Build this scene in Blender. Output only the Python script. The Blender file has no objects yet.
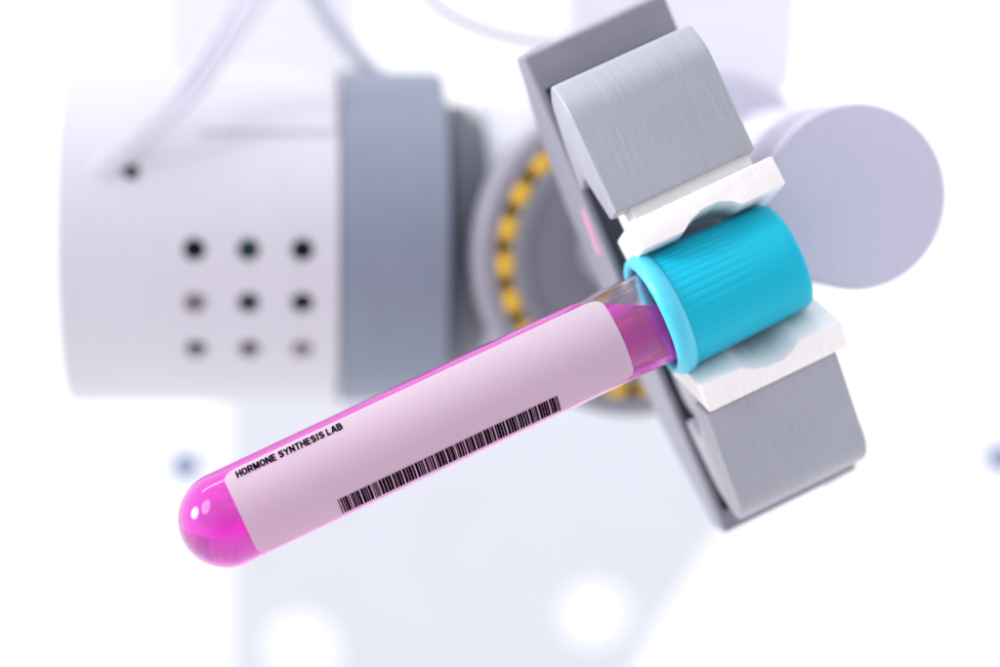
import bpy, bmesh, math, random
from mathutils import Matrix, Vector
random.seed(7)
S = 0.0002                       # one design unit = 0.2 mm (real size of the gripper and tube)
F = 85.0/36.0*1000               # 85 mm macro lens in the same units
scene = bpy.context.scene
R = math.radians

# ------------------------------------------------------------------ small maths
def img(x, y, z):                # design helper: point at distance z seen in direction (x, y)
    return Vector(((x-500)*z/F, z, (333.5-y)*z/F))
def frame(o, ax, ay, az):
    m = Matrix.Identity(4)
    for i, v in enumerate((ax, ay, az)):
        for k in range(3): m[k][i] = v[k]
    for k in range(3): m[k][3] = o[k]*S
    return m
PSI, PHI, ROLL = R(8.0), R(11.0), R(25.1)
A0 = Vector((math.cos(ROLL), 0, math.sin(ROLL))); P0 = Vector((-math.sin(ROLL), 0, math.cos(ROLL))); D0 = Vector((0, -1, 0))
AX = A0*math.cos(PSI) - D0*math.sin(PSI)
D1 = D0*math.cos(PSI) + A0*math.sin(PSI)
PX = P0*math.cos(PHI) + D1*math.sin(PHI)
DX = D1*math.cos(PHI) - P0*math.sin(PHI)
G = frame(img(716, 288, 2400), AX, PX, DX)       # gripper frame: X along the tube, Y finger travel, Z forward
SPLAY = R(17.5)
def proj(m, p):
    v = m @ (Vector(p)*S) / S
    return (500+v.x*F/v.y, 333.5-v.z*F/v.y)
def uw(px, py):
    dx, dy = px-716, py-288
    return (math.cos(ROLL)*dx - math.sin(ROLL)*dy, math.sin(ROLL)*dx + math.cos(ROLL)*dy)

# ------------------------------------------------------------------ objects
WM = {}
def tag(o, label=None, cat=None, group=None, kind=None):
    if label: o['label'] = label
    if cat: o['category'] = cat
    if group: o['group'] = group
    if kind: o['kind'] = kind
    return o
def place(o, M, parent=None):
    scene.collection.objects.link(o)
    WM[o.name] = M
    if parent:
        o.parent = parent
        o.matrix_local = WM[parent.name].inverted() @ M
    else:
        o.matrix_world = M
    return o
def empty(name, M):
    o = bpy.data.objects.new(name, None); o.empty_display_size = 0.01
    return place(o, M)
def finish(bm, name, mat, M, parent=None, angle=35):
    bmesh.ops.recalc_face_normals(bm, faces=bm.faces)
    me = bpy.data.meshes.new(name); bm.to_mesh(me); bm.free()
    me.transform(Matrix.Scale(S, 4))
    for p in me.polygons: p.use_smooth = True
    me.set_sharp_from_angle(angle=R(angle))
    me.materials.append(mat)
    return place(bpy.data.objects.new(name, me), M, parent)

def fillet(pts, seg=6):          # pts: (a, b, radius)
    out = []; n = len(pts)
    for i in range(n):
        p = Vector(pts[i][:2]); r = pts[i][2] if len(pts[i]) > 2 else 0
        if r <= 0: out.append(tuple(p)); continue
        a = (Vector(pts[i-1][:2])-p); b = (Vector(pts[(i+1) % n][:2])-p)
        ang = a.angle(b); t = min(r/math.tan(ang/2), a.length*.49, b.length*.49); r2 = t*math.tan(ang/2)
        a.normalize(); b.normalize()
        c = p + (a+b).normalized()*(r2/math.sin(ang/2))
        s, e = p+a*t-c, p+b*t-c
        tot = s.angle_signed(e) if s.length > 0 else 0
        for k in range(seg+1):
            f = -tot*k/seg
            out.append((c.x+s.x*math.cos(f)-s.y*math.sin(f), c.y+s.x*math.sin(f)+s.y*math.cos(f)))
    return out
def prism(pts, lo, hi, ax='X', bevel=3, seg=3):
    """polygon pts extruded along ax; pts are the two other axes in order"""
    bm = bmesh.new()
    def v(a, b, c):
        return {'X': (c, a, b), 'Y': (a, c, b), 'Z': (a, b, c)}[ax]
    A = [bm.verts.new(v(a, b, lo)) for a, b in pts]; B = [bm.verts.new(v(a, b, hi)) for a, b in pts]
    f1 = bm.faces.new(A); f2 = bm.faces.new(B[::-1])
    n = len(pts)
    for i in range(n): bm.faces.new((A[i], A[(i+1) % n], B[(i+1) % n], B[i]))
    bmesh.ops.recalc_face_normals(bm, faces=bm.faces)
    if bevel:
        ed = list(set(f1.edges) | set(f2.edges))
        bmesh.ops.bevel(bm, geom=ed, offset=bevel, segments=seg, profile=.5, affect='EDGES', clamp_overlap=True)
    return bm
def box(x0, x1, y0, y1, z0, z1, bevel=3, seg=3):
    bm = bmesh.new(); bmesh.ops.create_cube(bm, size=1)
    for v in bm.verts: v.co = Vector(((x0+x1)/2+v.co.x*(x1-x0), (y0+y1)/2+v.co.y*(y1-y0), (z0+z1)/2+v.co.z*(z1-z0)))
    if bevel: bmesh.ops.bevel(bm, geom=list(bm.edges), offset=bevel, segments=seg, profile=.5, affect='EDGES')
    return bm
def lathe(prof, ax='X', n=96, closed=False, rfun=None):
    """prof: (along, radius) ; revolve round ax"""
    bm = bmesh.new(); rings = []
    for a, r in prof:
        if r <= 1e-6:
            co = {'X': (a, 0, 0), 'Y': (0, a, 0), 'Z': (0, 0, a)}[ax]
            rings.append([bm.verts.new(co)]); continue
        ring = []
        for k in range(n):
            t = 2*math.pi*k/n; rr = r + (rfun(a, t, r) if rfun else 0)
            c, s = rr*math.cos(t), rr*math.sin(t)
            ring.append(bm.verts.new({'X': (a, s, c), 'Y': (c, a, s), 'Z': (c, s, a)}[ax]))
        rings.append(ring)
    pairs = list(zip(rings, rings[1:]))
    if closed: pairs.append((rings[-1], rings[0]))
    for a, b in pairs:
        if len(a) == 1 and len(b) == 1: continue
        for k in range(n):
            k2 = (k+1) % n
            if len(a) == 1: bm.faces.new((a[0], b[k], b[k2]))
            elif len(b) == 1: bm.faces.new((a[k], b[0], a[k2]))
            else: bm.faces.new((a[k], b[k], b[k2], a[k2]))
    return bm
def wire(points, r, n=12, sub=8):
    P = [Vector(p) for p in points]; path = []
    for i in range(len(P)-1):
        p0 = P[max(i-1, 0)]; p1 = P[i]; p2 = P[i+1]; p3 = P[min(i+2, len(P)-1)]
        for k in range(sub):
            t = k/sub
            path.append(.5*((2*p1)+(p2-p0)*t+(2*p0-5*p1+4*p2-p3)*t*t+(3*p1-p0-3*p2+p3)*t**3))
    path.append(P[-1])
    bm = bmesh.new(); rings = []; up = Vector((.13, .2, .97))
    for i, p in enumerate(path):
        d = (path[min(i+1, len(path)-1)]-path[max(i-1, 0)]).normalized()
        s = d.cross(up).normalized(); u = s.cross(d)
        rings.append([bm.verts.new(p+s*r*math.cos(2*math.pi*k/n)+u*r*math.sin(2*math.pi*k/n)) for k in range(n)])
    for a, b in zip(rings, rings[1:]):
        for k in range(n): bm.faces.new((a[k], a[(k+1) % n], b[(k+1) % n], b[k]))
    bm.faces.new(rings[0]); bm.faces.new(rings[-1][::-1])
    return bm
def cut(bm, cutters):            # boolean difference; the cutters are discarded
    me = bpy.data.meshes.new('t'); bmesh.ops.recalc_face_normals(bm, faces=bm.faces); bm.to_mesh(me)
    o = bpy.data.objects.new('t', me); scene.collection.objects.link(o); tmp = [o]
    for c in cutters:
        bmesh.ops.recalc_face_normals(c, faces=c.faces)
        m2 = bpy.data.meshes.new('c'); c.to_mesh(m2); c.free()
        c2 = bpy.data.objects.new('c', m2); scene.collection.objects.link(c2); tmp.append(c2)
        md = o.modifiers.new('b', 'BOOLEAN'); md.operation = 'DIFFERENCE'; md.solver = 'EXACT'; md.object = c2
    dg = bpy.context.evaluated_depsgraph_get(); dg.update()
    out = bpy.data.meshes.new_from_object(o.evaluated_get(dg))
    bm2 = bmesh.new(); bm2.from_mesh(out)
    for t in tmp:
        d = t.data; bpy.data.objects.remove(t); bpy.data.meshes.remove(d)
    bpy.data.meshes.remove(out); bm.free()
    return bm2

# ------------------------------------------------------------------ materials
def mat(name):
    m = bpy.data.materials.new(name); m.use_nodes = True
    nt = m.node_tree; b = nt.nodes['Principled BSDF']
    return m, nt, b
def printed(name, col, rough=.5, lines=(1, .02, .02), scale=1.0, bump=.25, var=.12, sss=0):
    """layer-printed plastic: fine streaks stacked along one object axis"""
    m, nt, b = mat(name); N = nt.nodes.new; L = nt.links.new
    tc = N('ShaderNodeTexCoord'); mp = N('ShaderNodeMapping')
    k = scale/S*0.8
    mp.inputs['Scale'].default_value = tuple(c*k for c in lines)
    L(tc.outputs['Object'], mp.inputs['Vector'])
    n1 = N('ShaderNodeTexNoise'); n1.inputs['Scale'].default_value = 1.0; n1.inputs['Detail'].default_value = 2.5
    n1.inputs['Roughness'].default_value = .6
    L(mp.outputs[0], n1.inputs['Vector'])
    n2 = N('ShaderNodeTexNoise'); n2.inputs['Scale'].default_value = 60; n2.inputs['Detail'].default_value = 3
    L(tc.outputs['Object'], n2.inputs['Vector'])
    ad = N('ShaderNodeMath'); ad.operation = 'MULTIPLY_ADD'; ad.inputs[1].default_value = .35
    L(n2.outputs['Fac'], ad.inputs[0]); L(n1.outputs['Fac'], ad.inputs[2])
    mr = N('ShaderNodeMapRange'); mr.inputs['From Min'].default_value = .42; mr.inputs['From Max'].default_value = .95
    mr.inputs['To Min'].default_value = 1-var; mr.inputs['To Max'].default_value = 1+var
    L(ad.outputs[0], mr.inputs['Value'])
    mx = N('ShaderNodeVectorMath'); mx.operation = 'SCALE'; mx.inputs[0].default_value = col
    L(mr.outputs[0], mx.inputs['Scale']); L(mx.outputs[0], b.inputs['Base Color'])
    bp = N('ShaderNodeBump'); bp.inputs['Strength'].default_value = bump; bp.inputs['Distance'].default_value = S*.9
    L(n1.outputs['Fac'], bp.inputs['Height']); L(bp.outputs[0], b.inputs['Normal'])
    b.inputs['Roughness'].default_value = rough
    if sss:
        b.inputs['Subsurface Weight'].default_value = sss; b.inputs['Subsurface Radius'].default_value = (1, .9, .9)
        b.inputs['Subsurface Scale'].default_value = .0012
    return m
def plain(name, col, rough=.5, **kw):
    m, nt, b = mat(name); N = nt.nodes.new; L = nt.links.new
    tc = N('ShaderNodeTexCoord'); n = N('ShaderNodeTexNoise'); n.inputs['Scale'].default_value = 45; n.inputs['Detail'].default_value = 4
    L(tc.outputs['Object'], n.inputs['Vector'])
    mr = N('ShaderNodeMapRange'); mr.inputs['To Min'].default_value = .93; mr.inputs['To Max'].default_value = 1.07
    L(n.outputs['Fac'], mr.inputs['Value'])
    mx = N('ShaderNodeVectorMath'); mx.operation = 'SCALE'; mx.inputs[0].default_value = col
    L(mr.outputs[0], mx.inputs['Scale']); L(mx.outputs[0], b.inputs['Base Color'])
    b.inputs['Roughness'].default_value = rough
    for k, v in kw.items(): b.inputs[k.replace('_', ' ')].default_value = v
    return m
M_grey = printed('grey_printed_plastic', (.35, .355, .40), .42, var=.12)
M_greyY = printed('grey_printed_plastic_bar', (.235, .235, .28), .5, lines=(.03, .03, 1), var=.06)
M_white = printed('white_printed_plastic', (.88, .84, .825), .5, bump=.55, var=.08, sss=.15)
M_spacer = printed('offwhite_printed_plastic', (.74, .73, .72), .55, var=.04)
M_disc = printed('lavender_printed_plastic', (.555, .54, .655), .55, lines=(1, .04, .04), scale=.6, bump=.12, var=.04)
M_house = printed('white_housing_plastic', (.67, .645, .70), .5, lines=(1, .03, .03), scale=.35, bump=.1, var=.03)
M_band = printed('blue_grey_printed_plastic', (.24, .265, .34), .5, lines=(1, .03, .03), scale=.3, bump=.15, var=.08)
M_dark = plain('dark_grey_plastic', (.13, .135, .17), .5)
M_race = plain('grey_race_plastic', (.33, .32, .37), .5)
M_race2 = plain('dark_grey_race_plastic', (.25, .25, .29), .5)
M_ball = plain('yellow_plastic_ball', (.85, .50, .03), .3)
M_pale = plain('pale_plastic', (.82, .82, .87), .6)
M_pale2 = plain('pale_blue_plastic', (.79, .81, .845), .6)
M_cable = plain('white_cable_sheath', (.70, .68, .77), .45)
M_jh = plain('pale_lavender_plastic', (.56, .55, .64), .55)
M_cable2 = plain('grey_cable_sheath', (.50, .50, .60), .45)
M_black = plain('black_plastic', (.012, .014, .02), .5)
M_green = plain('dark_green_board', (.0, .09, .075), .4)
M_teal = plain('dark_teal_board', (.0, .05, .07), .4)
M_brown = plain('brown_part', (.17, .10, .05), .5)
M_taupe = plain('taupe_part', (.36, .29, .30), .5)
M_navy = plain('navy_knob', (.16, .23, .42), .4)
M_pink = plain('pink_reflection', (.66, .28, .48), .5)  # base colour standing in for the liquid's pink reflection
M_ink = plain('black_ink', (.004, .004, .005), .9, Specular_IOR_Level=0)

# cap: turquoise translucent polyethylene
M_cap, nt, b = mat('turquoise_cap_plastic')
b.inputs['Base Color'].default_value = (.0, .45, .60, 1)
b.inputs['Specular IOR Level'].default_value = .25
b.inputs['Roughness'].default_value = .36
b.inputs['Subsurface Weight'].default_value = .55
b.inputs['Subsurface Radius'].default_value = (.05, 1.0, 1.0)
b.inputs['Subsurface Scale'].default_value = .0015
M_lip, nt, b = mat('turquoise_lip_plastic')
b.inputs['Base Color'].default_value = (.08, .56, .71, 1)
b.inputs['Roughness'].default_value = .38
b.inputs['Subsurface Weight'].default_value = .8
b.inputs['Subsurface Radius'].default_value = (.4, 1.0, 1.0)
b.inputs['Subsurface Scale'].default_value = .002

bp = nt.nodes.new('ShaderNodeBump'); nz = nt.nodes.new('ShaderNodeTexNoise'); nz.inputs['Scale'].default_value = 500
tc = nt.nodes.new('ShaderNodeTexCoord'); nt.links.new(tc.outputs['Object'], nz.inputs['Vector']); nt.links.new(nz.outputs['Fac'], bp.inputs['Height'])
bp.inputs['Distance'].default_value = .0004; bp.inputs['Strength'].default_value = .5; nt.links.new(bp.outputs[0], b.inputs['Normal'])
M_glass, nt, b = mat('clear_tube_plastic')
b.inputs['Base Color'].default_value = (1, .95, 1, 1); b.inputs['Roughness'].default_value = .0
b.inputs['Coat Weight'].default_value = .5; b.inputs['Coat IOR'].default_value = 1.5; b.inputs['Coat Roughness'].default_value = .03
b.inputs['IOR'].default_value = 1.26; b.inputs['Transmission Weight'].default_value = 1

M_liq, nt, b = mat('magenta_liquid')
b.inputs['Base Color'].default_value = (1, 1, 1, 1); b.inputs['Roughness'].default_value = 0
b.inputs['IOR'].default_value = 1.36; b.inputs['Transmission Weight'].default_value = 1
va = nt.nodes.new('ShaderNodeVolumeAbsorption')
va.inputs['Color'].default_value = (1, .005, .955, 1); va.inputs['Density'].default_value = 520
vs = nt.nodes.new('ShaderNodeVolumeScatter'); vs.inputs['Color'].default_value = (1, .02, .84, 1); vs.inputs['Density'].default_value = 62
vm = nt.nodes.new('ShaderNodeAddShader'); nt.links.new(va.outputs[0], vm.inputs[0]); nt.links.new(vs.outputs[0], vm.inputs[1])
nt.links.new(vm.outputs[0], nt.nodes['Material Output'].inputs['Volume'])

# label paper: thin, lets light through from the liquid behind
M_paper = bpy.data.materials.new('label_paper'); M_paper.use_nodes = True; nt = M_paper.node_tree
nt.nodes.remove(nt.nodes['Principled BSDF']); N = nt.nodes.new; L = nt.links.new
df = N('ShaderNodeBsdfDiffuse'); tr = N('ShaderNodeBsdfTranslucent'); mi = N('ShaderNodeMixShader'); mi.inputs[0].default_value = .55
tc = N('ShaderNodeTexCoord'); nz = N('ShaderNodeTexNoise'); nz.inputs['Scale'].default_value = 2600; nz.inputs['Detail'].default_value = 3
mr = N('ShaderNodeMapRange'); mr.inputs['To Min'].default_value = .86; mr.inputs['To Max'].default_value = 1.02
mx = N('ShaderNodeVectorMath'); mx.operation = 'SCALE'; mx.inputs[0].default_value = (.97, .915, .95)
L(tc.outputs['Object'], nz.inputs['Vector']); L(nz.outputs['Fac'], mr.inputs['Value']); L(mr.outputs[0], mx.inputs['Scale'])
L(mx.outputs[0], df.inputs[0]); tr.inputs[0].default_value = (.95, .92, .95, 1)
L(df.outputs[0], mi.inputs[1]); L(tr.outputs[0], mi.inputs[2]); L(mi.outputs[0], nt.nodes['Material Output'].inputs['Surface'])

# ================================================================== TEST TUBE
tube = empty('test_tube', G)
tag(tube, 'clear test tube of magenta liquid with turquoise cap, held in the gripper pads', 'test tube')
RO, RI, XE = 48.0, 46.2, -545.0
def hemi(r, n=16):
    return [(XE-r*math.cos(t), r*math.sin(t)) for t in [math.pi/2*k/n for k in range(n+1)]]
prof = hemi(RO)+[(40, RO), (42, RO-1.7), (40, RI)]+[(XE+9-(RI)*1.0*math.cos(t), RI*math.sin(t)) for t in [math.pi/2*k/24 for k in range(25)]][::-1]
glass = finish(lathe(prof, n=128), 'tube_body', M_glass, G, tube, angle=60)
# liquid, cut by the level surface
RL = RI+.35
bm = lathe([(XE+9-(RL)*1.0*math.cos(t), RL*math.sin(t)) for t in [math.pi/2*k/24 for k in range(25)]]+[(-400, RL), (-250, RL), (-100, RL), (36, RL), (36, 0)], n=128)
Gi = G.inverted()
pw = Vector((0, 0, (333.5-306)*2385/F*S))
pl = (Gi @ pw)/S; pn = (Gi.to_3x3() @ Vector((0, 0, 1))).normalized()
bmesh.ops.recalc_face_normals(bm, faces=bm.faces)
res = bmesh.ops.bisect_plane(bm, geom=bm.verts[:]+bm.edges[:]+bm.faces[:], plane_co=pl, plane_no=pn, clear_outer=True)
bmesh.ops.holes_fill(bm, edges=[e for e in bm.edges if e.is_boundary], sides=0)
finish(bm, 'liquid', M_liq, G, tube, angle=40)
# cap
def ribs(a, t, r):
    if r < 56 or a < -52 or a > 52: return 0
    f = max(0, min(1, (52-a)/50))*(.25+.75*max(0, math.cos(t-.95))**2)
    return -.9*f*(.5+.5*math.cos(t*44))**3
cap_prof = [(-44, 52.5), (-60, 54), (-61.5, 57), (-61, 60.5), (-57, 61.5), (-52, 61.3)]
cap_prof += [(-52+104*k/12, 61.3-3.0*k/12) for k in range(1, 13)]
cap_prof += [(70, 57.9), (77, 57.3), (80.5, 56), (82.3, 53.5), (83, 50), (83.5, 40), (84, 20), (84, 0)]
inner = [(60, 0), (60, 44), (44, 50.5), (0, 50.5)]
bm = lathe(inner+cap_prof, n=352, rfun=ribs)
cap = finish(bm, 'cap', M_cap, G, tube, angle=40)
lipc = []
for k in range(20):
    t = 2*math.pi*k/20
    lipc.append((-63+11.5*math.cos(t), 58.5+7.2*math.sin(t)))
finish(lathe(lipc, n=128, closed=True), 'cap_lip', M_lip, G, cap, angle=80)
# label on the tube wall
LR = RO+.35
def surfX(u, th):
    lo, hi = -600.0, 50.0
    for _ in range(40):
        m = (lo+hi)/2
        if uw(*proj(G, (m, LR*math.sin(th), LR*math.cos(th))))[0] < u: lo = m
        else: hi = m
    return (lo+hi)/2
def curved(outline_fn, name, material, r, parent, nx, nt_, x0, x1, t0, t1, thick=.25):
    """sheet on the cylinder; outline_fn(t) gives the x-limits at angle t"""
    bm = bmesh.new(); grid = []
    for j in range(nt_+1):
        t = t0+(t1-t0)*j/nt_; a, b_ = outline_fn(t)
        grid.append([bm.verts.new((a+(b_-a)*i/nx, r*math.sin(t), r*math.cos(t))) for i in range(nx+1)])
    for j in range(nt_):
        for i in range(nx): bm.faces.new((grid[j][i], grid[j][i+1], grid[j+1][i+1], grid[j+1][i]))
    return finish(bm, name, material, G, parent)
T0, T1 = R(-57), R(71); LX0, LX1 = surfX(-527, R(8)), surfX(-106, R(8)); CR = 15
def lab(t):
    d = min(t-T0, T1-t)*LR
    ins = CR-math.sqrt(max(0, CR*CR-(CR-d)**2)) if d < CR else 0
    return LX0+ins, LX1-ins
label = curved(lab, 'label', M_paper, LR, tube, 24, 72, LX0, LX1, T0, T1)
# lettering
def arc(cx, cy, rx, ry, a0, a1, n=10):
    return [(cx+rx*math.cos(R(a0+(a1-a0)*k/n)), cy+ry*math.sin(R(a0+(a1-a0)*k/n))) for k in range(n+1)]
GLY = {   # centre lines of heavy capitals in a 1 x 1 cell
 'H': [[(.13, 0), (.13, 1)], [(.87, 0), (.87, 1)], [(.13, .5), (.87, .5)]],
 'O': [arc(.5, .5, .39, .39, 0, 360, 28)],
 'R': [[(.13, 0), (.13, 1)], [(.13, .89), (.6, .89)]+arc(.6, .66, .24, .23, 90, -90)+[(.13, .43)], [(.5, .43), (.86, 0)]],
 'M': [[(.12, 0), (.12, 1)], [(.88, 0), (.88, 1)], [(.16, .95), (.5, .12)], [(.84, .95), (.5, .12)]],
 'N': [[(.13, 0), (.13, 1)], [(.87, 0), (.87, 1)], [(.17, .95), (.83, .05)]],
 'E': [[(.14, 0), (.14, 1)], [(.14, .89), (.9, .89)], [(.14, .5), (.84, .5)], [(.14, .11), (.92, .11)]],
 'S': [arc(.5, .70, .34, .19, 20, 270, 14)+arc(.5, .31, .35, .20, 90, -160, 14)],
 'Y': [[(.08, 1), (.5, .42)], [(.92, 1), (.5, .42)], [(.5, 0), (.5, .5)]],
 'T': [[(.5, 0), (.5, .9)], [(.04, .89), (.96, .89)]],
 'I': [[(.5, 0), (.5, 1)]],
 'L': [[(.14, 0), (.14, 1)], [(.14, .11), (.88, .11)]],
 'A': [[(.07, 0), (.46, 1)], [(.93, 0), (.54, 1)], [(.25, .30), (.75, .30)]],
 'B': [[(.13, 0), (.13, 1)], [(.13, .89), (.58, .89)]+arc(.58, .70, .20, .19, 90, -90)+[(.13, .51)], [(.13, .51), (.62, .51)]+arc(.62, .31, .24, .20, 90, -90)+[(.13, .11)]],
}
WID = {'I': .42, 'M': 1.12, 'O': 1.0, 'E': .84, 'L': .80, 'S': .88, 'T': .88}
bm = bmesh.new(); pen = 0; quads = []
for ch in 'HORMONE SYNTHESIS LAB':
    if ch == ' ': pen += .42; continue
    wd = WID.get(ch, .94)
    for line in GLY[ch]:
        pts = [Vector((pen+(p[0] if ch != 'I' else .5)*wd, p[1])) for p in line]
        for a, b_ in zip(pts, pts[1:]):
            vert = abs(a.x-b_.x) < abs(a.y-b_.y)
            hw = .155 if vert else .115
            d = (b_-a).normalized(); n = Vector((-d.y, d.x))*hw
            e = d*(.05 if len(line) > 6 else 0)
            quads.append([a-n-e, b_-n+e, b_+n+e, a+n-e])
    pen += wd+.13
tx0, tx1 = surfX(-514, R(57)), surfX(-397.5, R(57)); tt0, tt1 = R(52.0), R(63.8)
r = LR+.6; kx = (tx1-tx0)/(pen-.13)
for q in quads:
    vs_ = []
    for v in q:
        y = min(1, max(0, v.y)); x = tx0+(v.x+.10*y)*kx; t = tt0+(tt1-tt0)*y
        vs_.append(bm.verts.new((x, r*math.sin(t), r*math.cos(t))))
    bm.faces.new(vs_)
finish(bm, 'lettering', M_ink, G, label)
# barcode
bm = bmesh.new(); bx0, bx1 = surfX(-433, R(-38)), surfX(-191, R(-38)); bt0, bt1 = R(-51.5), R(-24.5)
mods = []; rnd = random.Random(3)
for g_ in range(21):
    for q in range(4): mods += [rnd.choice((1.0, 1.6, 2.2, 2.8)), rnd.choice((.7, .7, 1.0))]
    mods[-1] = 1.8
mods = [1.0, 1.6]+mods[:-1]
tot = sum(mods); x = bx0; r = LR+.6
for i, w in enumerate(mods):
    dx = (bx1-bx0)*w/tot
    if i % 2 == 0:
        pr = None
        for j in range(7):
            t = bt0+(bt1-bt0)*j/6
            q = (bm.verts.new((x-.06, r*math.sin(t), r*math.cos(t))), bm.verts.new((x+dx+.06, r*math.sin(t), r*math.cos(t))))
            if pr: bm.faces.new((pr[0], pr[1], q[1], q[0]))
            pr = q
    x += dx
finish(bm, 'barcode', M_ink, G, label)

# ================================================================== ROBOT ARM
base_at = Matrix.Translation(img(460, 700, 2850)*S)
arm = empty('robot_arm', base_at)
tag(arm, 'printed grey and white robot arm whose two-finger gripper clamps the tube cap', 'robot arm')
XR = 84
for sgn, lab_ in ((1, 'pale grey upper finger catching the light'), (-1, 'shaded grey lower finger')):
    XL = -73 if sgn > 0 else -66
    Mf = G @ Matrix.Rotation(-SPLAY*sgn, 4, 'X')
    if sgn > 0: pr = [(103, 66, 3), (216, 82, 40), (251, 60, 14), (240, 26, 24), (198, -12, 30), (152, -40, 4), (160, 4, 6), (104, 30, 3)]
    else: pr = [(94, 60, 3), (212, 72, 38), (244, 42, 20), (222, 0, 40), (180, -26, 30), (150, -40, 4), (156, 0, 6), (96, 26, 3)]
    pr = [(p*sgn, d, r) for p, d, r in pr]
    fg = finish(prism(fillet(pr), XL, XR, 'X', bevel=8, seg=5), 'finger', M_grey, Mf, arm, angle=30)
    fg['label'] = lab_
    lk = [(p*sgn, d, r) for p, d, r in [(110, 30, 0), (150, 8, 8), (146, -40, 10), (120, -115, 0), (86, -125, 0), (100, -40, 10)]]
    finish(prism(fillet(lk), XL+(42 if sgn > 0 else 9), XR-9, 'X', bevel=2), 'finger_link', M_grey, Mf, fg, angle=30)
    finish(box(-56, XR-7, min(84*sgn, 112*sgn), max(84*sgn, 112*sgn), -12, 58, bevel=1), 'spacer', M_spacer, Mf, fg)
    pd = [(-64, 58.5, 2), (-18, 58.5, 4), (-7, 66, 12), (8, 71, 14), (26, 71, 8), (38, 66, 3), (47, 58.5, 3), (96, 58.5, 2), (96, 90, 2), (-64, 90, 2)]
    pd = [(x, p*sgn, r) for x, p, r in pd]
    finish(prism(fillet(pd), -29, 66, 'Z', bevel=1.2, seg=2), 'grip_pad', M_white, Mf, fg, angle=30)
# palm bar
pb = fillet([(286, -95, 4), (286, -135, 12), (205, -175, 60), (110, -200, 60), (-90, -200, 60), (-185, -175, 60), (-270, -135, 12), (-270, -95, 4)])
bm = prism(pb, -72, 92, 'X', bevel=4)
bm = cut(bm, [box(-64, 84, -246, 246, -125, -60, bevel=0)])
palm = finish(bm, 'palm_bar', M_greyY, G, arm, angle=30)
finish(box(-63, 83, -244, 244, -124.5, -118, bevel=1), 'slot_shade_plate', M_dark, G, palm)  # dark plate puts the shade between fingers and bar into colour
finish(prism(fillet([(114, -106, 6), (112, -124, 6), (56, -138, 6), (60, -118, 6)]), -72.6, -71.8, 'X', bevel=0), 'pink_reflection', M_pink, G, palm)  # pink reflection of the tube, painted as a thin patch on the bar side
# ball bearing behind the palm
def locp(px, py, D):
    d = Vector(((px-500)/F, 1, (333.5-py)/F)); o = G.to_translation()/S
    z = G.to_3x3().col[2]
    t = (o.dot(z)+D)/d.dot(z)
    return (Gi @ (d*t*S))/S
BD = -430
bc = locp(637, 256, BD)
GB = G @ Matrix.Translation(Vector((bc.x, bc.y, 0))*S)
k = 1.198
RB = 130*k
bear = finish(lathe([(BD-60, RB+15), (BD-3, RB+15), (BD, RB+18), (BD, 159*k), (BD-4, 162*k), (BD-60, 162*k)], 'Z', 128, closed=True), 'bearing', M_race, GB, arm)
finish(lathe([(BD-60, RB-8), (BD-60, RB+15.2), (BD-30, RB+15.2), (BD-30, RB-8)], 'Z', 96, closed=True), 'ball_track', M_brown, GB, bear)
finish(lathe([(BD-58, 0), (BD-58, RB-8), (BD-30, RB-8), (BD-30, RB-3), (BD-1, RB-3), (BD+2, RB-6), (BD+2, RB-22), (BD-6, RB-26), (BD-6, 0)], 'Z', 128), 'inner_race', M_race2, GB, bear)
finish(lathe([(BD-10, 0), (BD-10, 62), (-190, 62), (-190, 0)], 'Z', 64), 'wrist_hub', M_race2, G @ Matrix.Translation(Vector((24, 0, 0))*S), bear)
NB = 23; bmb = bmesh.new(); bmesh.ops.create_icosphere(bmb, subdivisions=3, radius=18.6)
b0 = None
for i in range(NB):
    a = 2*math.pi*i/NB+R(3); M = GB @ Matrix.Translation(Vector(((RB+3.2)*math.cos(a), (RB+3.2)*math.sin(a), BD-15))*S)
    if b0 is None:
        b0 = finish(bmb, 'bearing_ball', M_ball, M, bear, angle=180)
    else:
        o = bpy.data.objects.new('bearing_ball', b0.data); place(o, M, bear)
# wrist body behind the bearing
finish(lathe([(BD-60, 0), (BD-60, 158), (BD-66, 162), (BD-130, 162), (BD-140, 150), (BD-200, 120), (BD-200, 0)], 'Z', 96), 'wrist', M_house, GB, arm)

# motor housing
th = R(5)
HX = Vector((math.cos(th), math.sin(th), 0)); HY = Vector((-math.sin(th), math.cos(th), 0))
H = frame(img(335, 237, 3010), HX, HY, Vector((0, 0, 1))) @ Matrix.Scale(1.107, 4)
HR = 190
shell = lathe([(-296, HR-10), (-300, HR-8), (-300, HR-3), (-297, HR), (2, HR), (2, HR-12), (-280, HR-12)], 'X', 160, closed=True)
def hole(t, deg, r):
    c = lathe([(HR-40, 0), (HR-40, r), (HR+30, r), (HR+30, 0)], 'Z', 28)
    m = Matrix.Translation((t, 0, 0)) @ Matrix.Rotation(R(90+deg), 4, 'X')
    c.transform(m); return c
cols = (-153, -95.5, -38); rows = (6.5, 24.5, 42.6)
hs = [hole(c, r, 12.3) for c in cols for r in rows]+[hole(-220, -19, 9.5)]
housing = finish(cut(shell, hs), 'motor_housing', M_house, H, arm, angle=30)
finish(lathe([(-292, 0), (-292, HR-12.5), (-290, HR-12.5), (-290, HR-30), (0, HR-30), (0, 0)], 'X', 96), 'motor_core', M_black, H, housing)
inserts = {(1, 0): M_green, (0, 1): M_taupe, (1, 1): M_teal, (1, 2): M_brown, (2, 2): M_taupe}
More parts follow.
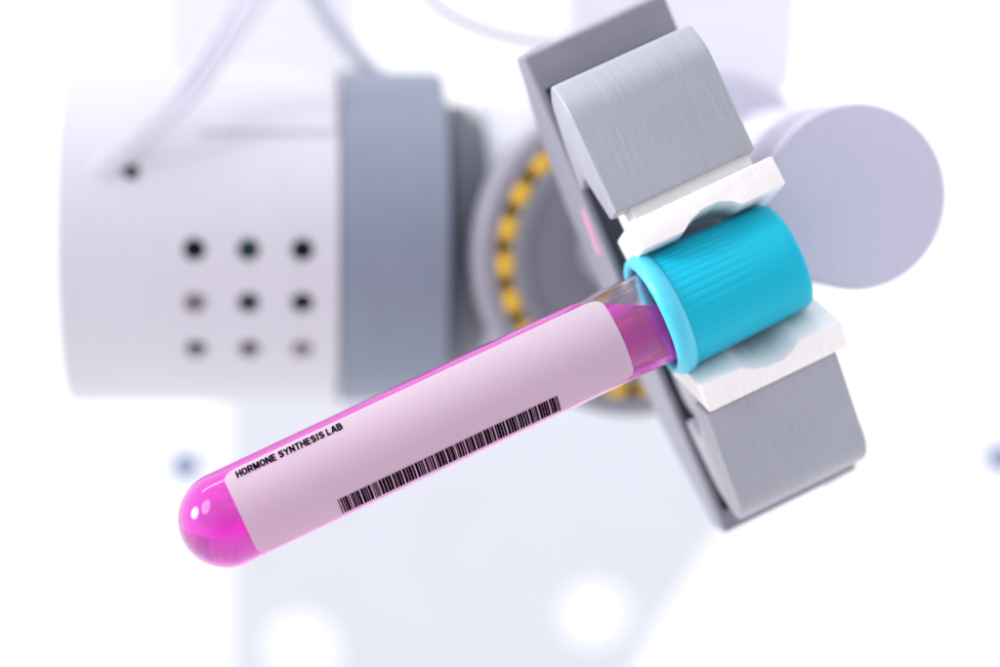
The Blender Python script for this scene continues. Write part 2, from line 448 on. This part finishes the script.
for (ci, ri), mm in inserts.items():
    c = lathe([(HR-29, 0), (HR-29, 14), (HR-13 if mm is M_taupe else HR-20, 13), (HR-13 if mm is M_taupe else HR-20, 0)], 'Z', 24)
    c.transform(Matrix.Translation((cols[ci], 0, 0)) @ Matrix.Rotation(R(90+rows[ri]), 4, 'X'))
    finish(c, 'vent_insert', mm, H, housing)
# raised curved cover on the upper front of the housing
cv = []
for a in range(-12, 13): pass
angs = [R(34+(118-34)*i/28) for i in range(29)]
pts = [(-(HR+4)*math.cos(a), (HR+4)*math.sin(a)) for a in angs]+[(-(HR-4)*math.cos(a), (HR-4)*math.sin(a)) for a in angs[::-1]]
finish(prism(pts, -150, -2, 'X', bevel=2), 'housing_cover', M_house, H, housing, angle=30)
finish(lathe([(4, 0), (4, HR-4), (6, HR+1), (119, HR+1), (121, HR-2), (121, 0)], 'X', 128), 'motor_band', M_band, H, arm)
finish(lathe([(121, 0), (121, 150), (130, 154), (150, 154), (156, 140), (156, 136), (168, 136), (168, 0)], 'X', 96), 'wrist_neck', M_dark, H, arm)
H2 = H @ Matrix.Translation(Vector((0, 90, 0))*S)
finish(lathe([(162, 0), (162, 150), (172, 168), (190, 172), (330, 172), (345, 150), (345, 0)], 'X', 96), 'wrist_shell', M_pale, H2, arm)

# shoulder joint cylinder on the right, its flat face towards us
c0 = img(857, 197, 2500); ax = Vector((-.17, 1, .08)).normalized()
sx = ax.cross(Vector((0, 0, 1))).normalized(); sy = sx.cross(ax)
J = frame(c0, sx, sy, -ax)
jr = 93.5*2500/F
joint = finish(lathe([(0, 0), (0, jr-2.5), (-2.5, jr), (-480, jr), (-482, 0)], 'Z', 128), 'joint_cylinder', M_disc, J, arm)
J2 = frame(img(712, 186, 2760), sx, sy, -ax)
finish(lathe([(0, 0), (0, 120), (-10, 136), (-260, 136), (-262, 0)], 'Z', 96), 'joint_housing', M_jh, J2, arm)
# elbow link between joint and wrist
e0 = img(670, 40, 3050)
E = frame(e0, Vector((1, 0, 0)), Vector((0, 1, 0)), Vector((0, 0, 1)))
finish(prism(fillet([(-130, -90, 20), (150, -90, 50), (160, 60, 60), (120, 260, 30), (-150, 260, 30)]), -60, 90, 'Y', bevel=14), 'elbow_link', M_pale, E, arm)

# ================================================================== OUT-OF-FOCUS SURROUNDINGS
def far_prism(name, pts, z, depth, m, bevel=10, cutters=None):
    o = img(pts[0][0], pts[0][1], z); M = frame(o, Vector((1, 0, 0)), Vector((0, 1, 0)), Vector((0, 0, 1)))
    q = []
    for p in pts:
        v = img(p[0], p[1], z)-o; q.append((v.x, v.z, p[2] if len(p) > 2 else 0))
    bm = prism(fillet(q), 0, depth, 'Y', bevel=bevel)
    if cutters:
        cs = []
        for (hx, hy, hr) in cutters:
            v = img(hx, hy, z)-o
            c = lathe([(-200, 0), (-200, hr*z/F), (depth+200, hr*z/F), (depth+200, 0)], 'Y', 40)
            c.transform(Matrix.Translation((v.x, 0, v.z))); cs.append(c)
        bm = cut(bm, cs)
    return finish(bm, name, m, M, angle=30)
o = far_prism('equipment_stand', [(220, 385, 10), (640, 385, 20), (765, 480, 40), (660, 640, 60), (600, 760, 20), (220, 760, 10)], 5400, 120, M_pale2, cutters=[(595, 617, 27), (300, 652, 31)])
tag(o, 'blurred pale blue equipment stand with round openings under the robot arm', 'equipment stand')
o = far_prism('support_column', [(160, -80, 6), (360, -80, 6), (360, 110, 6), (160, 110, 6)], 3900, 200, M_pale)
tag(o, 'blurred pale upright column behind the white motor housing', 'column')
def thing_wire(pts, r, m, label_, cat, group=None, name='cable'):
    o = img(*pts[0]); M = Matrix.Translation(o*S)
    w = finish(wire([img(*p)-o for p in pts], r), name, m, M, angle=180)
    tag(w, label_, cat, group)
for dx, rr, lb in ((0, 6, 'upper'), (13, 5.5, 'middle'), (25, 5.5, 'lower')):
    thing_wire([(254+dx*1.5, -40, 2860), (218+dx, 30, 2830), (178+dx*.9, 90, 2800), (135+dx*.7, 135, 2785), (92+dx*.4, 172+dx*.2, 2790), (74+dx*.2, 187+dx*.3, 2830), (60+dx*.2, 200+dx*.4, 2980)], rr, M_cable, 'blurred white cable crossing to the left end of the housing, %s one of three' % lb, 'cable', 'cables crossing the white housing')
thing_wire([(405, -30, 3000), (440, 8, 3000), (485, 30, 3000), (545, 42, 3000), (600, 30, 3000)], 7, M_cable2, 'thin blurred cable curving down to the top of the palm bar', 'cable')
thing_wire([(300, -30, 3000), (330, 22, 3000), (365, 62, 3000), (400, 90, 3000)], 10, M_cable2, 'thick blurred cable running down onto the blue-grey motor band', 'cable')
thing_wire([(868, 425, 3000), (890, 465, 3000), (905, 520, 3000), (900, 600, 3000)], 3.2, M_cable2, 'thin pale wire hanging right of the lower finger', 'wire', name='wire')
thing_wire([(832, 470, 3000), (838, 520, 3000), (842, 580, 3000), (860, 640, 3000)], 3.2, M_cable2, 'thin pale wire hanging just below the lower finger', 'wire', name='wire')
for (x, y, lab_) in ((186, 466, 'small dark blue knob out of focus beside the round tube end'), (1000, 458, 'small dark blue knob out of focus at the right edge of the photo')):
    M = Matrix.Translation(img(x, y, 3700)*S)
    k_ = finish(lathe([(-14, 0), (-14, 22), (-10, 26), (10, 26), (14, 22), (14, 0)], 'Y', 32), 'control_knob', M_navy, M)
    tag(k_, lab_, 'knob', 'dark blue knobs behind the arm')

# ================================================================== LIGHT
w = bpy.data.worlds.new('World'); scene.world = w; w.use_nodes = True
nt = w.node_tree; N = nt.nodes.new; L = nt.links.new
bg = nt.nodes['Background']
tc = N('ShaderNodeTexCoord'); sp = N('ShaderNodeSeparateXYZ'); L(tc.outputs['Generated'], sp.inputs[0])
# bright studio surround behind and above, dimmer room on the camera's side and below
fy = N('ShaderNodeMapRange'); fy.interpolation_type = 'SMOOTHSTEP'
fy.inputs['From Min'].default_value = -.5; fy.inputs['From Max'].default_value = .6
L(sp.outputs['Y'], fy.inputs['Value'])
fz = N('ShaderNodeMapRange'); fz.interpolation_type = 'SMOOTHSTEP'
fz.inputs['From Min'].default_value = -.45; fz.inputs['From Max'].default_value = .75
L(sp.outputs['Z'], fz.inputs['Value'])
m1 = N('ShaderNodeMixRGB'); m1.inputs[1].default_value = (.49, .46, .51, 1); m1.inputs[2].default_value = (1.0, 1.02, 1.10, 1)
L(fz.outputs[0], m1.inputs[0])
ab = N('ShaderNodeMath'); ab.operation = 'ABSOLUTE'; L(sp.outputs['X'], ab.inputs[0])
fx = N('ShaderNodeMapRange'); fx.interpolation_type = 'SMOOTHSTEP'; fx.inputs['From Min'].default_value = .45; fx.inputs['From Max'].default_value = .95
L(ab.outputs[0], fx.inputs['Value'])
m0 = N('ShaderNodeMixRGB'); m0.inputs[2].default_value = (1.10, 1.10, 1.18, 1); L(fx.outputs[0], m0.inputs[0]); L(m1.outputs[0], m0.inputs[1])
m2 = N('ShaderNodeMixRGB'); m2.inputs[2].default_value = (1.10, 1.10, 1.14, 1)
L(fy.outputs[0], m2.inputs[0]); fb = N('ShaderNodeMapRange'); fb.interpolation_type = 'SMOOTHSTEP'; fb.inputs['From Min'].default_value = -.5; fb.inputs['From Max'].default_value = -.95
L(sp.outputs['Z'], fb.inputs['Value'])
mb = N('ShaderNodeMixRGB'); mb.inputs[2].default_value = (1.0, 1.0, 1.06, 1); L(fb.outputs[0], mb.inputs[0]); L(m0.outputs[0], mb.inputs[1])
L(mb.outputs[0], m2.inputs[1]); L(m2.outputs[0], bg.inputs['Color'])
bg.inputs['Strength'].default_value = 1.0
def lamp(name, loc, target, size, power, col=(1, 1, 1), spread=180):
    l = bpy.data.lights.new(name, 'AREA'); l.shape = 'RECTANGLE'; l.size, l.size_y = size; l.energy = power; l.color = col; l.spread = R(spread)
    o = bpy.data.objects.new(name, l); scene.collection.objects.link(o); o.location = loc
    o.rotation_euler = (Vector(target)-Vector(loc)).to_track_quat('-Z', 'Y').to_euler()
lamp('added_side_fill', (-.36, .37, .10), (.05, .47, .01), (.2, .3), .16, (.96, .96, 1), 26)  # added fill out of view, lightens the left faces of fingers and bar
st = bpy.data.lights.new('added_strip_light', 'AREA'); st.shape = 'RECTANGLE'; st.size, st.size_y = .45, .022; st.energy = .4  # added unseen strip light, lays a highlight streak along the tube
so = bpy.data.objects.new('added_strip_light', st); scene.collection.objects.link(so)
tgt = Vector((-.02, .47, .0)); lc = tgt + Vector((-.20, .06, .44)); zz = (lc-tgt).normalized(); xx = (AX-zz*AX.dot(zz)).normalized(); yy = zz.cross(xx)
so.matrix_world = frame(lc/S, xx, yy, zz)

# ================================================================== CAMERA
cd = bpy.data.cameras.new('camera'); cam = bpy.data.objects.new('camera', cd); scene.collection.objects.link(cam)
cam.rotation_euler = (R(90), 0, 0); cd.lens = 85; cd.sensor_width = 36; cd.clip_start = .01; cd.clip_end = 50
cd.dof.use_dof = True; cd.dof.focus_distance = 2322*S; cd.dof.aperture_fstop = 4.4; cd.dof.aperture_blades = 0
scene.camera = cam
scene.render.engine = 'CYCLES'
c = scene.cycles
c.use_denoising = True; c.max_bounces = 24; c.transmission_bounces = 20; c.transparent_max_bounces = 16; c.glossy_bounces = 8
c.volume_bounces = 16; c.caustics_refractive = True; c.caustics_reflective = False; c.sample_clamp_indirect = 4
scene.view_settings.view_transform = 'Standard'; scene.view_settings.look = 'None'
scene.view_settings.exposure = .29; scene.view_settings.gamma = 1
